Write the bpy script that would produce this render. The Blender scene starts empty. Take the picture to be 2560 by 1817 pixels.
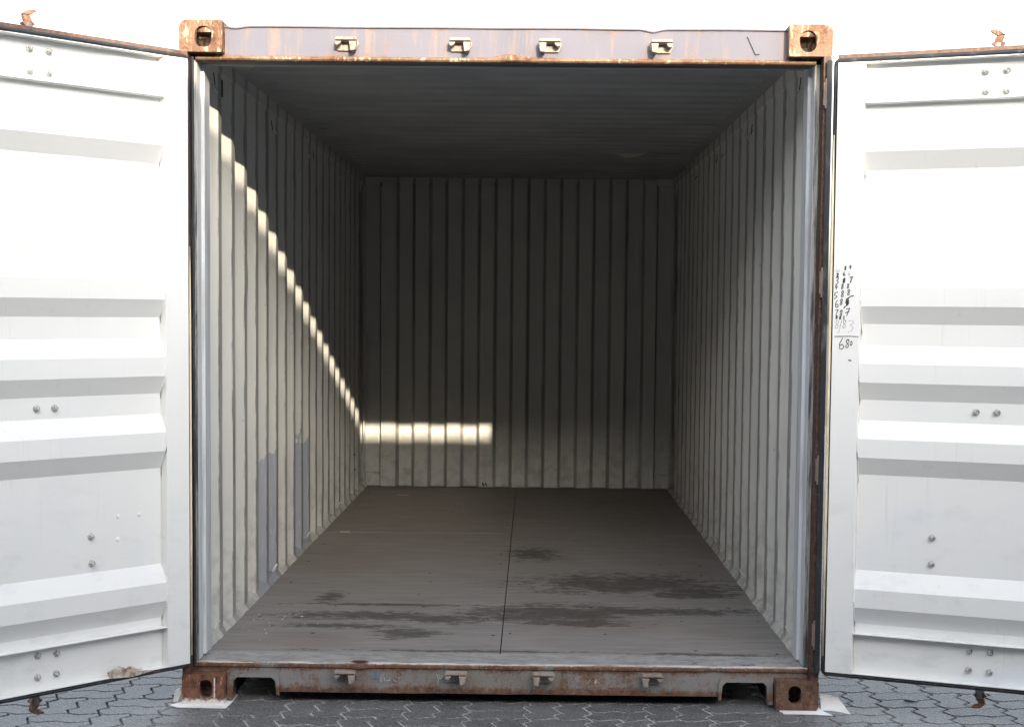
import bpy, bmesh, math, random
from mathutils import Vector, Matrix
random.seed(7)
S = bpy.context.scene
COL = S.collection
# ------------------------------------------------------------------ camera, sky, sun, exposure
def rot_cam(a, b, c):
    yaw = Matrix.Rotation(a, 3, 'Z'); pit = Matrix.Rotation(b, 3, 'X'); rol = Matrix.Rotation(c, 3, 'Y')
    return yaw @ pit @ rol
cam_d = bpy.data.cameras.new('camera'); cam = bpy.data.objects.new('camera', cam_d); COL.objects.link(cam)
R = rot_cam(7.4e-3, -6.33e-2, -9.3e-3) @ Matrix(((1, 0, 0), (0, 0, -1), (0, 1, 0)))
cam.matrix_world = Matrix.Translation((.1124, -5.7384, 1.5108)) @ R.to_4x4()
cam_d.sensor_width = 36; cam_d.lens = 3800.7 / 2560 * 36
cam_d.shift_x = -21.7 / 2560; cam_d.shift_y = 115.0 / 2560
cam_d.clip_start = .05; cam_d.clip_end = 2000
S.camera = cam
S.render.resolution_x, S.render.resolution_y = 1024, 726

to_sun = Vector((.234, -1, .307)).normalized()
elev = math.asin(to_sun.z); azi = math.atan2(to_sun.x, to_sun.y)      # azimuth from +Y towards +X
W = bpy.data.worlds.new('World'); S.world = W; W.use_nodes = True
nt = W.node_tree; nt.nodes.clear()
sky = nt.nodes.new('ShaderNodeTexSky'); sky.sky_type = 'NISHITA'; sky.sun_disc = False
sky.sun_elevation = elev; sky.sun_rotation = azi
sky.air_density = 1.0; sky.dust_density = 3.8; sky.ozone_density = 1.0
hsv = nt.nodes.new('ShaderNodeHueSaturation'); hsv.inputs['Saturation'].default_value = .46
bg = nt.nodes.new('ShaderNodeBackground'); bg.inputs['Strength'].default_value = .15
wo = nt.nodes.new('ShaderNodeOutputWorld')
nt.links.new(sky.outputs[0], hsv.inputs['Color']); nt.links.new(hsv.outputs[0], bg.inputs[0]); nt.links.new(bg.outputs[0], wo.inputs[0])
sd = bpy.data.lights.new('sun', 'SUN'); sun = bpy.data.objects.new('sun', sd); COL.objects.link(sun)
sd.energy = 1.7; sd.angle = math.radians(.53); sd.color = (1, .86, .66)
sun.rotation_euler = to_sun.to_track_quat('Z', 'Y').to_euler(); sun.location = (6, -20, 12)
S.view_settings.view_transform = 'Standard'; S.view_settings.look = 'None'; S.view_settings.gamma = 1
S.view_settings.exposure = 2.28

# ------------------------------------------------------------------ material helpers
class M:
    def __init__(s, name, rough=.6, metal=0, spec=.5):
        s.m = bpy.data.materials.new(name); s.m.use_nodes = True; s.t = s.m.node_tree
        s.b = s.t.nodes['Principled BSDF']; s.b.inputs['Roughness'].default_value = rough
        s.b.inputs['Metallic'].default_value = metal; s.b.inputs['Specular IOR Level'].default_value = spec
        s.tc = s.t.nodes.new('ShaderNodeTexCoord'); s.P = s.tc.outputs['Object']
        s.xyz = None
    def L(s, a, b): s.t.links.new(a, b)
    def setin(s, sock, v):
        if isinstance(v, bpy.types.NodeSocket): s.L(v, sock)
        elif isinstance(v, tuple) and len(v) == 3 and sock.type == 'RGBA': sock.default_value = (*v, 1)
        else: sock.default_value = v
    def ax(s, i):
        if s.xyz is None:
            n = s.t.nodes.new('ShaderNodeSeparateXYZ'); s.L(s.P, n.inputs[0]); s.xyz = n
        return s.xyz.outputs[i]
    def mp(s, scale=(1, 1, 1), loc=(0, 0, 0), rot=(0, 0, 0)):
        n = s.t.nodes.new('ShaderNodeMapping'); s.L(s.P, n.inputs[0])
        n.inputs['Scale'].default_value = scale; n.inputs['Location'].default_value = loc; n.inputs['Rotation'].default_value = rot
        return n.outputs[0]
    def noise(s, scale=5, detail=4, rough=.55, vec=None, dist=0):
        n = s.t.nodes.new('ShaderNodeTexNoise'); s.L(vec or s.P, n.inputs['Vector'])
        n.inputs['Scale'].default_value = scale; n.inputs['Detail'].default_value = detail
        n.inputs['Roughness'].default_value = rough; n.inputs['Distortion'].default_value = dist
        return n.outputs['Fac']
    def voro(s, scale, vec=None, feat='F1', out='Distance'):
        n = s.t.nodes.new('ShaderNodeTexVoronoi'); n.feature = feat; s.L(vec or s.P, n.inputs['Vector']); n.inputs['Scale'].default_value = scale
        return n.outputs[out]
    def ss(s, v, lo, hi, a=0., b=1.):
        n = s.t.nodes.new('ShaderNodeMapRange'); n.interpolation_type = 'SMOOTHSTEP'; s.setin(n.inputs[0], v)
        if lo > hi: lo, hi, a, b = hi, lo, b, a
        n.inputs[1].default_value = lo; n.inputs[2].default_value = hi; n.inputs[3].default_value = a; n.inputs[4].default_value = b
        return n.outputs[0]
    def f(s, op, a, b=0., c=0., clamp=False):
        n = s.t.nodes.new('ShaderNodeMath'); n.operation = op; n.use_clamp = clamp
        s.setin(n.inputs[0], a); s.setin(n.inputs[1], b); s.setin(n.inputs[2], c); return n.outputs[0]
    def mix(s, fac, a, b):
        n = s.t.nodes.new('ShaderNodeMix'); n.data_type = 'RGBA'; s.setin(n.inputs[0], fac); s.setin(n.inputs[6], a); s.setin(n.inputs[7], b)
        return n.outputs[2]
    def rnd(s):
        return s.t.nodes.new('ShaderNodeObjectInfo').outputs['Random']
    def blob(s, c, r, soft=.35, nz=None, amp=.6, axes=(0, 1)):
        """1 inside an uneven ellipse on the surface"""
        d = None
        for k, i in enumerate(axes):
            e = s.f('DIVIDE', s.f('SUBTRACT', s.ax(i), c[k]), r[k]); e = s.f('MULTIPLY', e, e)
            d = e if d is None else s.f('ADD', d, e)
        d = s.f('SQRT', d)
        if nz is not None: d = s.f('ADD', d, s.f('MULTIPLY', s.f('SUBTRACT', nz, .5), amp * 2))
        return s.ss(d, 1 + soft, 1 - soft)
    def done(s, color, rough=None, bump=None, dist=.002, strength=.5):
        s.setin(s.b.inputs['Base Color'], color)
        if rough is not None: s.setin(s.b.inputs['Roughness'], rough)
        if bump is not None:
            n = s.t.nodes.new('ShaderNodeBump'); n.inputs['Strength'].default_value = strength; n.inputs['Distance'].default_value = dist
            s.L(bump, n.inputs['Height']); s.L(n.outputs[0], s.b.inputs['Normal'])
        return s.m
MAX = lambda m, *v: (m.f('MAXIMUM', v[0], v[1]) if len(v) == 2 else m.f('MAXIMUM', v[0], MAX(m, *v[1:])))

RUST_D, RUST_M, RUST_L = (.085, .046, .032), (.185, .098, .060), (.34, .20, .13)
def rusty(name, paint, amount=.5, zfx=(), worn=(.62, .56, .5), worn_amt=.35, paint2=None, rough=.62, wear_z=None, rust=None, spec=.35):
    """paint over rust; amount 0..1 rust cover, zfx = [(z, reach, strength)] extra rust near heights"""
    m = M(name, rough, 0, spec)
    n1 = m.noise(7, 6, .62); n2 = m.noise(38, 5, .65); st = m.noise(1, 5, .6, m.mp((26, 26, 3.2)))
    base = m.f('ADD', m.f('MULTIPLY', n1, .55), m.f('ADD', m.f('MULTIPLY', st, .3), m.f('MULTIPLY', n2, .25)))
    for z, reach, k in zfx:
        d = m.f('ABSOLUTE', m.f('SUBTRACT', m.ax(2), z)); base = m.f('ADD', base, m.f('MULTIPLY', m.ss(d, reach, 0), k))
    th = .78 - amount * .42
    base = m.f('ADD', base, m.f('MULTIPLY', m.f('SUBTRACT', m.noise(110, 3, .7), .5), .35)); mask = m.ss(base, th - .10, th + .13)
    rd, rm, rl = rust or (RUST_D, RUST_M, RUST_L); r = m.mix(m.ss(n2, .35, .65), rd, rm); r = m.mix(m.ss(m.noise(60, 4, .7), .55, .72), r, rl)
    p = m.mix(m.ss(m.noise(3, 3), .35, .65), paint, paint2 or tuple(c * .82 for c in paint))
    p = m.mix(m.ss(st, .5, .72, 0, .45), p, (.3, .2, .13))
    col = m.mix(mask, p, r)
    w = m.ss(m.f('ADD', m.noise(1, 6, .7, m.mp((55, 55, 14))), m.f('MULTIPLY', m.noise(9, 2), .35)), .93 - worn_amt * .35, 1.0 - worn_amt * .3)
    col = m.mix(m.f('MULTIPLY', w, .85), col, worn)
    if wear_z:
        wn = m.ss(m.noise(1, 5, .7, m.mp((7, 30, 30))), .36, .56, .12, 1.)
        for z, reach in wear_z:
            d = m.f('ADD', m.f('ABSOLUTE', m.f('SUBTRACT', m.ax(2), z)), m.f('MULTIPLY', m.f('SUBTRACT', m.noise(45, 4, .7), .5), reach * 1.6))
            col = m.mix(m.f('MULTIPLY', m.ss(d, reach, reach * .3), wn), col, worn)
    return m.done(col, m.ss(mask, 0, 1, rough - .12, .82), m.f('ADD', n2, m.f('MULTIPLY', mask, .5)), .0015, .6)

# pale door paint
m = M('white_door_paint', .42, 0, .45)
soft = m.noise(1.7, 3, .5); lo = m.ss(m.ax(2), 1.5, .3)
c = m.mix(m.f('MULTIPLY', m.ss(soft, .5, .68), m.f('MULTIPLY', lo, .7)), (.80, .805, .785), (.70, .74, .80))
scr = m.ss(m.noise(1, 8, .75, m.mp((9, 9, 30))), .69, .76)
c = m.mix(m.f('MULTIPLY', scr, m.ss(m.noise(2.2, 2), .52, .62, 0, .6)), c, (.42, .40, .37))
sp = m.ss(m.voro(16), .035, .012); c = m.mix(m.f('MULTIPLY', sp, m.ss(m.noise(4, 1), .5, .62, 0, .8)), c, (.2, .17, .14))
run = m.f('MULTIPLY', m.ss(m.noise(1, 6, .65, m.mp((46, 46, 1.6))), .56, .74), m.ss(m.noise(1.3, 3), .42, .62))
c = m.mix(m.f('MULTIPLY', run, .38), c, (.58, .55, .47))
soil = m.f('MULTIPLY', m.ss(m.noise(1, 5, .7, m.mp((5, 5, 11))), .5, .7), m.ss(m.ax(2), 1.25, .2)); c = m.mix(m.f('MULTIPLY', soil, .30), c, (.50, .50, .49))
rs = MAX(m, m.blob((-.25, .163), (.07, .020), .25, m.noise(28, 4), .8, (0, 2)), m.f('MULTIPLY', m.ss(m.ax(2), 2.4405, 2.4425), m.ss(m.noise(1, 6, .7, m.mp((14, 14, 3))), .52, .6)))
c = m.mix(rs, c, m.mix(m.ss(m.noise(50), .45, .55), RUST_M, (.5, .4, .3)))
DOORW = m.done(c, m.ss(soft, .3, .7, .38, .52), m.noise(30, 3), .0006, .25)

# interior wall paint, with cargo wear, and shade painted on the folds and rib crests
def inner(name, side=0, flat=False):
    m = M(name, .5, 0, .4)
    big = m.noise(1.6, 4); st = m.noise(1, 6, .65, m.mp((14, 14, .9)))
    c = m.mix(m.ss(big, .35, .65), (.675, .672, .625), (.62, .622, .59))
    c = m.mix(m.ss(st, .52, .74, 0, .35), c, (.42, .41, .385))
    if not side:       # fold slopes of the end sheet darkened: their shade painted into the colour
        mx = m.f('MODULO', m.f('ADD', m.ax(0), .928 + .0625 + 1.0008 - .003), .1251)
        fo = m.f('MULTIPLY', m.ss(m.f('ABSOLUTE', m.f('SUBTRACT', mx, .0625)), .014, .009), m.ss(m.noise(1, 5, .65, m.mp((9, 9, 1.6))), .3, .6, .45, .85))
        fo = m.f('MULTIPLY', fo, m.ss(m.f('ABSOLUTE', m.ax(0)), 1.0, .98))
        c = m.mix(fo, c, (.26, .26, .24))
    dirt = m.f('MULTIPLY', m.ss(m.ax(2), .9, .17), m.ss(m.noise(11, 5, .65), .42, .68))
    c = m.mix(m.f('MULTIPLY', dirt, .55), c, (.33, .315, .29))
    if side:
        if side < 0:      # two repainted patches, brushed off along an uneven top
            jag = m.f('ADD', .79, m.f('MULTIPLY', m.f('SUBTRACT', m.noise(9, 5, .6), .5), .42))
            below = m.f('MULTIPLY', m.ss(m.f('SUBTRACT', jag, m.ax(2)), -.006, .006), m.ss(m.noise(1, 6, .7, m.mp((60, 60, 7))), .36, .44, .55, 1.))
            inb = MAX(m, m.f('MULTIPLY', m.ss(m.ax(1), 1.385, 1.39), m.ss(m.ax(1), 1.935, 1.930)), m.f('MULTIPLY', m.ss(m.ax(1), 2.46, 2.465), m.ss(m.ax(1), 3.0, 2.995)))
            c = m.mix(m.f('MULTIPLY', below, inb), c, m.mix(m.ss(big, .4, .6), (.36, .39, .45), (.40, .42, .465)))
        md = m.f('MODULO', m.f('SUBTRACT', m.ax(1), .206), .278)    # scraped edges of every rib
        e = MAX(m, m.ss(m.f('ABSOLUTE', m.f('SUBTRACT', md, .000)), .008, .002), m.ss(m.f('ABSOLUTE', m.f('SUBTRACT', md, .278)), .008, .002), m.ss(m.f('ABSOLUTE', m.f('SUBTRACT', md, .064)), .008, .002))
        w = m.f('MULTIPLY', e, m.ss(m.noise(1, 6, .7, m.mp((4, 30, 5))), .44, .62))
        c = m.mix(m.f('MULTIPLY', w, .85), c, (.13, .125, .12))
        crest = m.f('MULTIPLY', m.ss(md, .0, .003), m.ss(md, .064, .061))  # crest faces toned down: their weaker light painted in, along with grime
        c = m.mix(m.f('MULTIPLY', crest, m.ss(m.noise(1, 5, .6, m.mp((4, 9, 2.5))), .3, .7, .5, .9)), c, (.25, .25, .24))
    sc = m.ss(m.noise(1, 9, .8, m.mp((22, 22, 9), rot=(.5, .2, .1))), .70, .77)
    c = m.mix(m.f('MULTIPLY', sc, .7), c, (.75, .75, .72))
    pk = m.ss(m.voro(9), .045, .015); c = m.mix(m.f('MULTIPLY', pk, m.ss(m.noise(3, 2), .5, .6)), c, (.10, .09, .08))
    return m.done(c, .5, m.f('ADD', m.noise(4, 3), m.f('MULTIPLY', m.noise(60, 3), .12)), .006, .35)
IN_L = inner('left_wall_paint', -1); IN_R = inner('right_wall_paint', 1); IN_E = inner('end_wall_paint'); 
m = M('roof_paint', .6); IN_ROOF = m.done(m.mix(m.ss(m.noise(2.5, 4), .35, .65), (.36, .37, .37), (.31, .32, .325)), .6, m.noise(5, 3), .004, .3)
m = M('post_paint', .5); c = m.mix(m.ss(m.noise(1, 6, .65, m.mp((30, 30, 2))), .45, .68), (.64, .66, .68), (.42, .43, .43))
POSTP = m.done(c, .5, m.noise(40, 3), .001, .3)

HEADER = rusty('header_paint', (.142, .142, .172), .22, [(2.46, .022, .12), (2.578, .022, .10)], (.5, .48, .46), .10, (.155, .15, .18), .8, spec=.15, rust=((.15, .085, .055), (.21, .13, .085), (.27, .17, .11)))
LIP = rusty('header_lip_rust', (.26, .19, .13), .62, (), (.55, .45, .32), .5, None, .85, spec=.15, rust=((.10, .05, .03), (.18, .10, .06), (.3, .19, .11)))
SILL = rusty('sill_paint', (.225, .212, .190), .42, [(.045, .035, .20), (.145, .030, .20)], (.6, .56, .52), .18, (.25, .24, .235), .6, [(.1565, .0035)])
KEEPB = rusty('lower_keeper_paint', (.36, .31, .27), .40, (), (.55, .5, .46), .4)
CAST = rusty('casting_rust', (.30, .185, .125), .66, (), (.50, .38, .25), .66, None, .88, spec=.15, rust=((.075, .038, .026), (.18, .098, .063), (.33, .21, .145)))
CASTB = rusty('lower_casting_rust', (.20, .12, .085), .8, (), (.52, .44, .38), .5, None, .8, rust=((.065, .036, .026), (.165, .088, .056), (.31, .185, .12)))
m = M('casting_white_wear', .75)
n = m.noise(60, 5, .7); rr = m.mix(m.ss(m.noise(30, 5, .7), .35, .65), (.085, .034, .022), (.24, .10, .055))
rr = m.mix(m.ss(m.noise(1, 5, .7, m.mp((70, 70, 16))), .58, .68), rr, (.5, .28, .15))
lowm = m.ss(m.f('ADD', m.ax(2), m.f('MULTIPLY', m.f('SUBTRACT', n, .5), .06)), .03, .012)
streak = m.f('MULTIPLY', m.ss(m.f('ABSOLUTE', m.f('ADD', m.ax(0), 1.094)), .0035, .0015), m.f('MULTIPLY', m.ss(m.ax(2), .018, .03), m.ss(m.ax(2), .112, .10)))
CASTW = m.done(m.mix(MAX(m, m.f('MULTIPLY', lowm, .95), m.f('MULTIPLY', streak, m.ss(n, .4, .5))), rr, (.72, .68, .64)), .75, n, .002, .6)
PINR = rusty('hinge_rust', (.12, .085, .07), .8, (), (.34, .30, .27), .35, rust=((.055, .035, .028), (.125, .068, .048), (.24, .15, .11)))
BARE = rusty('worn_hinge_steel', (.24, .18, .15), .3, (), (.42, .38, .35), .4)
KEEP = rusty('keeper_paint', (.36, .31, .27), .34, (), (.50, .47, .43), .5, None, .85, spec=.15)
KEEPR = rusty('keeper_rust', (.3, .17, .11), .7, (), (.5, .4, .33), .35)
FRAME = rusty('door_edge_rust', (.16, .12, .10), .7, (), (.35, .3, .26), .05, rust=((.10, .06, .045), (.20, .12, .085), (.3, .18, .12)))
m = M('gasket_rubber', .45, 0, .5)
RUB = m.done(m.mix(m.ss(m.noise(1, 5, .7, m.mp((20, 20, 6))), .5, .75, 0, .6), (.022, .024, .027), (.17, .17, .165)), .42, m.noise(50, 3), .001, .3)
m = M('gasket_seat_grime', .6); n = m.noise(1, 8, .72, m.mp((90, 90, 5)))
SEAT = m.done(m.mix(m.ss(n, .38, .62), (.04, .045, .045), (.34, .33, .30)), .6, n, .002, .5)
m = M('cream_painted_rubber', .5); n = m.noise(1, 6, .7, m.mp((30, 30, 5)))
CREAM = m.done(m.mix(m.ss(n, .45, .7), (.78, .66, .46), (.42, .38, .3)), .5)
m = M('bolt_paint', .4, .1); BOLT = m.done(m.mix(m.ss(m.noise(110, 3), .40, .6), (.60, .60, .57), (.24, .23, .21)), .5)
m = M('galvanised_rod', .45, .6); ROD = m.done(m.mix(m.ss(m.noise(20, 4), .4, .6), (.45, .45, .45), (.3, .28, .26)), .5)
m = M('outer_blue_grey_paint', .5); OUT = m.done(m.mix(m.ss(m.noise(2, 5), .4, .7), (.20, .21, .27), (.26, .25, .26)), .55)
m = M('cavity_black', .9); DARK = m.done((.012, .012, .014))
m = M('marker_ink', .6); INK = m.done(m.mix(m.ss(m.noise(240, 3), .5, .66), (.02, .02, .022), (.30, .30, .29)))
m = M('thin_marker_ink', .6); INKT = m.done(m.mix(m.ss(m.noise(320, 3), .42, .58), (.14, .13, .13), (.6, .6, .58)))
m = M('chalk', .9); CHALK = m.done(m.mix(m.ss(m.noise(300, 2), .4, .6), (.62, .64, .66), (.38, .38, .38)))
m = M('blue_paint_smear', .6); BLUE = m.done(m.mix(m.ss(m.noise(1, 5, .7, m.mp((220, 60, 30))), .42, .6), (.10, .13, .26), (.24, .25, .28)))
m = M('paper', .8); PAPER = m.done(m.mix(m.ss(m.noise(12, 3), .4, .7), (.82, .81, .79), (.70, .69, .66)), .8, m.noise(18, 3), .003, .4)
m = M('old_tape', .7); TAPE = m.done((.62, .60, .52))
m = M('splintered_wood', .8); WOOD = m.done((.6, .52, .4))

# plywood floor
m = M('plywood', .62, 0, .25)
grain = m.noise(1, 8, .7, m.mp((3.2, 26, 1))); fine = m.noise(1, 8, .75, m.mp((14, 90, 1))); big = m.noise(1.1, 3)
c = m.mix(m.ss(grain, .35, .65), (.225, .214, .209), (.290, .276, .268))
c = m.mix(m.ss(m.ax(1), 1.0, 4.6, 0, .75), c, m.mix(m.ss(grain, .4, .62), (.205, .181, .164), (.255, .224, .200)))
c = m.mix(m.f('MULTIPLY', m.ss(big, .52, .68), .28), c, (.16, .10, .07))
nz = m.f('ADD', m.f('MULTIPLY', m.ss(m.noise(1, 9, .75, m.mp((4.5, 8, 1))), .30, .70), .55), m.f('MULTIPLY', m.ss(m.noise(1, 9, .8, m.mp((13, 26, 1))), .38, .62), .55))
stains = [((.60, 1.78), (.50, .27)), ((.90, 1.58), (.22, .17)), ((.20, 1.02), (.36, .20)), ((.55, 1.08), (.5, .10)), ((.13, 2.70), (.14, .22)), ((-.45, 1.185), (.42, .028)),
          ((-.62, .92), (.34, .10)), ((-.25, .86), (.24, .10)), ((-.68, .70), (.25, .05)), ((.3, .82), (.3, .08)), ((.85, .22), (.2, .03)), ((-.2, .24), (.5, .02)), ((-.42, .55), (.12, .10)), ((.10, .95), (.22, .14)), ((-.83, 1.35), (.06, .13))]
msk = MAX(m, *[m.blob(a, b, .45, nz, .85) for a, b in stains])
c = m.mix(m.f('MULTIPLY', msk, m.ss(fine, .3, .7, .55, .95)), c, (.050, .045, .038))
sc = m.ss(m.noise(1, 9, .8, m.mp((5, 40, 1), rot=(0, 0, .6))), .69, .76); c = m.mix(m.f('MULTIPLY', sc, .35), c, (.30, .29, .28))
sc2 = m.ss(m.noise(1, 9, .8, m.mp((26, 5, 1), rot=(0, 0, -.3))), .71, .77); c = m.mix(m.f('MULTIPLY', m.f('MULTIPLY', sc2, m.ss(m.ax(1), 2, .4)), .4), c, (.33, .32, .31))
nick = m.ss(m.noise(1, 3, .5, m.mp((11, 90, 1))), .70, .735); c = m.mix(m.f('MULTIPLY', nick, .7), c, (.03, .027, .025))
PLY = m.done(c, m.ss(msk, 0, 1, .56, .7), m.f('ADD', fine, m.f('MULTIPLY', nick, -1.5)), .0012, .5)
m = M('sill_plate', .55); n = m.noise(1, 7, .75, m.mp((14, 40, 40)))
c = m.mix(m.ss(n, .42, .62), (.33, .33, .325), (.22, .215, .21))
c = m.mix(m.f('MULTIPLY', m.ss(m.noise(1, 7, .75, m.mp((22, 30, 30))), .56, .62), m.f('MULTIPLY', m.ss(m.noise(1.6, 2, .5), .5, .6), .9)), c, (.065, .08, .15))
c = m.mix(m.blob((-.545, .078), (.035, .022), .3, m.noise(30), .5), c, (.06, .022, .016))
PLATE = m.done(c, .55, n, .002, .5)

# pavers
m = M('concrete_paver', .5, 0, .5)
n = m.f('ADD', m.f('MULTIPLY', m.noise(80, 4, .85), .6), m.f('MULTIPLY', m.noise(190, 3, .8), .4)); g = m.noise(9, 5); v = m.rnd()
c = m.mix(v, (.085, .085, .088), (.150, .149, .150)); c = m.mix(m.ss(g, .35, .7, 0, .5), c, (.175, .172, .168))
c = m.mix(m.ss(n, .505, .58, 0, .8), c, (.36, .36, .365)); c = m.mix(m.ss(n, .495, .43, 0, .75), c, (.035, .035, .037))
PAV = m.done(c, m.ss(n, .35, .65, .42, .62), m.f('ADD', n, m.f('MULTIPLY', m.noise(50, 4), .8)), .006, 1.0)
m = M('joint_sand', .9); n = m.noise(150, 4, .7)
cen = m.f('MULTIPLY', m.ss(m.f('ABSOLUTE', m.ax(0)), 1.5, .95), m.ss(m.ax(1), .5, .15))
c = m.mix(cen, m.mix(m.ss(n, .4, .6), (.05, .048, .045), (.13, .12, .11)), m.mix(m.ss(n, .38, .6), (.26, .256, .25), (.50, .495, .485)))
SAND = m.done(c, .9, n, .003, .6)

# ------------------------------------------------------------------ mesh helpers
class MB:
    def __init__(s): s.v = []; s.f = []; s.mi = []
    def add(s, v, f, mi=0):
        o = len(s.v); s.v += [tuple(p) for p in v]; s.f += [tuple(i + o for i in q) for q in f]; s.mi += [mi] * len(f); return s
    def box(s, x0, x1, y0, y1, z0, z1, mi=0):
        x0, x1 = min(x0, x1), max(x0, x1)
        return s.add([(x0, y0, z0), (x1, y0, z0), (x1, y1, z0), (x0, y1, z0), (x0, y0, z1), (x1, y0, z1), (x1, y1, z1), (x0, y1, z1)],
                     [(0, 3, 2, 1), (4, 5, 6, 7), (0, 1, 5, 4), (1, 2, 6, 5), (2, 3, 7, 6), (3, 0, 4, 7)], mi)
    def prism(s, pts, fn, a, b, mi=0):
        """closed polygon pts (2D) swept from a to b; fn(p, h) -> 3D"""
        n = len(pts)
        return s.add([fn(p, a) for p in pts] + [fn(p, b) for p in pts],
                     [tuple(range(n)), tuple(range(2 * n - 1, n - 1, -1))] + [(i, (i + 1) % n + 0, (i + 1) % n + n, i + n)[::-1] for i in range(n)], mi)
    def tube(s, path, r, seg=10, mi=0, cap=True):
        path = [Vector(p) for p in path]; rr = r if isinstance(r, (list, tuple)) else [r] * len(path); vs = []; fs = []
        for i, p in enumerate(path):
            d = (path[min(i + 1, len(path) - 1)] - path[max(i - 1, 0)]).normalized()
            u = d.cross(Vector((0, 0, 1))); u = u.normalized() if u.length > 1e-3 else Vector((1, 0, 0)); w = d.cross(u)
            vs += [tuple(p + (u * math.cos(a) + w * math.sin(a)) * rr[i]) for a in [2 * math.pi * k / seg for k in range(seg)]]
        for i in range(len(path) - 1):
            fs += [(i * seg + k, i * seg + (k + 1) % seg, (i + 1) * seg + (k + 1) % seg, (i + 1) * seg + k) for k in range(seg)]
        if cap: fs += [tuple(range(seg))[::-1], tuple(range((len(path) - 1) * seg, len(path) * seg))]
        return s.add(vs, fs, mi)
    def mesh(s, name, mats, bevel=0, smooth=False):
        me = bpy.data.meshes.new(name); me.from_pydata(s.v, [], s.f)
        for q in (mats if isinstance(mats, (list, tuple)) else [mats]): me.materials.append(q)
        for p, i in zip(me.polygons, s.mi): p.material_index = i
        bm = bmesh.new(); bm.from_mesh(me)
        bmesh.ops.recalc_face_normals(bm, faces=bm.faces)
        if bevel:
            es = [e for e in bm.edges if len(e.link_faces) == 2 and e.calc_face_angle(0) > .5]
            bmesh.ops.bevel(bm, geom=es, offset=bevel, segments=2, profile=.6, affect='EDGES', clamp_overlap=True)
        if smooth:
            for f_ in bm.faces: f_.smooth = True
        bm.to_mesh(me); bm.free(); return me
def link(name, me, parent=None, loc=None, rot=None):
    o = bpy.data.objects.new(name, me); COL.objects.link(o); o.parent = parent
    if loc: o.location = loc
    if rot: o.rotation_euler = rot
    return o
def part(name, mb, mats, parent, bevel=0, smooth=False, loc=None, rot=None, label=None):
    o = link(name, mb.mesh(name, mats, bevel, smooth), parent, loc, rot)
    if label: o['label'] = label
    return o
def tag(o, label=None, cat=None, group=None, kind=None):
    for k, v in (('label', label), ('category', cat), ('group', group), ('kind', kind)):
        if v: o[k] = v
    return o
def crinkle(me, amp, scale=6, seed=0, only=None):
    from mathutils import noise
    for v in me.vertices:
        p = Vector(v.co) * scale + Vector((seed, seed * 2, 0)); d = noise.noise_vector(p) * amp
        v.co += Vector([d[i] if (only is None or i in only) else 0 for i in range(3)])

# ------------------------------------------------------------------ the setting: paving
P = .2295; X0 = -.582; Y0 = .085                      # 2 x 2 block module, joint origin
pav_root = None
gx = [-150, -20, -6, -3] + [-2.4 + .12 * i for i in range(41)] + [3, 6, 20, 150]; gy = [-150, -20, -6, -2] + [-.9 + .12 * i for i in range(21)] + [3, 6, 20, 250]
mb = MB(); mb.add([(x, y, -.0085 + .0058 * max(0, min(1, (1.35 - abs(x)) / .4)) * max(0, min(1, (.5 - y) / .3)) * max(0, min(1, (y + 2.5) / .5))) for y in gy for x in gx],
                  [(j * len(gx) + i, j * len(gx) + i + 1, (j + 1) * len(gx) + i + 1, (j + 1) * len(gx) + i) for j in range(len(gy) - 1) for i in range(len(gx) - 1)])
pav_root = link('pavement', mb.mesh('pavement', SAND)); tag(pav_root, kind='structure')
def tri(t, drop, lo, hi):                              # asymmetric zigzag of period P/2
    t = (t / (P / 2)) % 1.0
    return hi + (lo - hi) * (t / drop) if t < drop else lo + (hi - lo) * ((t - drop) / (1 - drop))
FX = lambda v: tri(v - Y0 + .033, .72, -.0165, .0165)  # zigzag of the joints running away from the lens
FY = lambda u: tri(u - X0 + .01, .42, -.0115, .0115)
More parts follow.
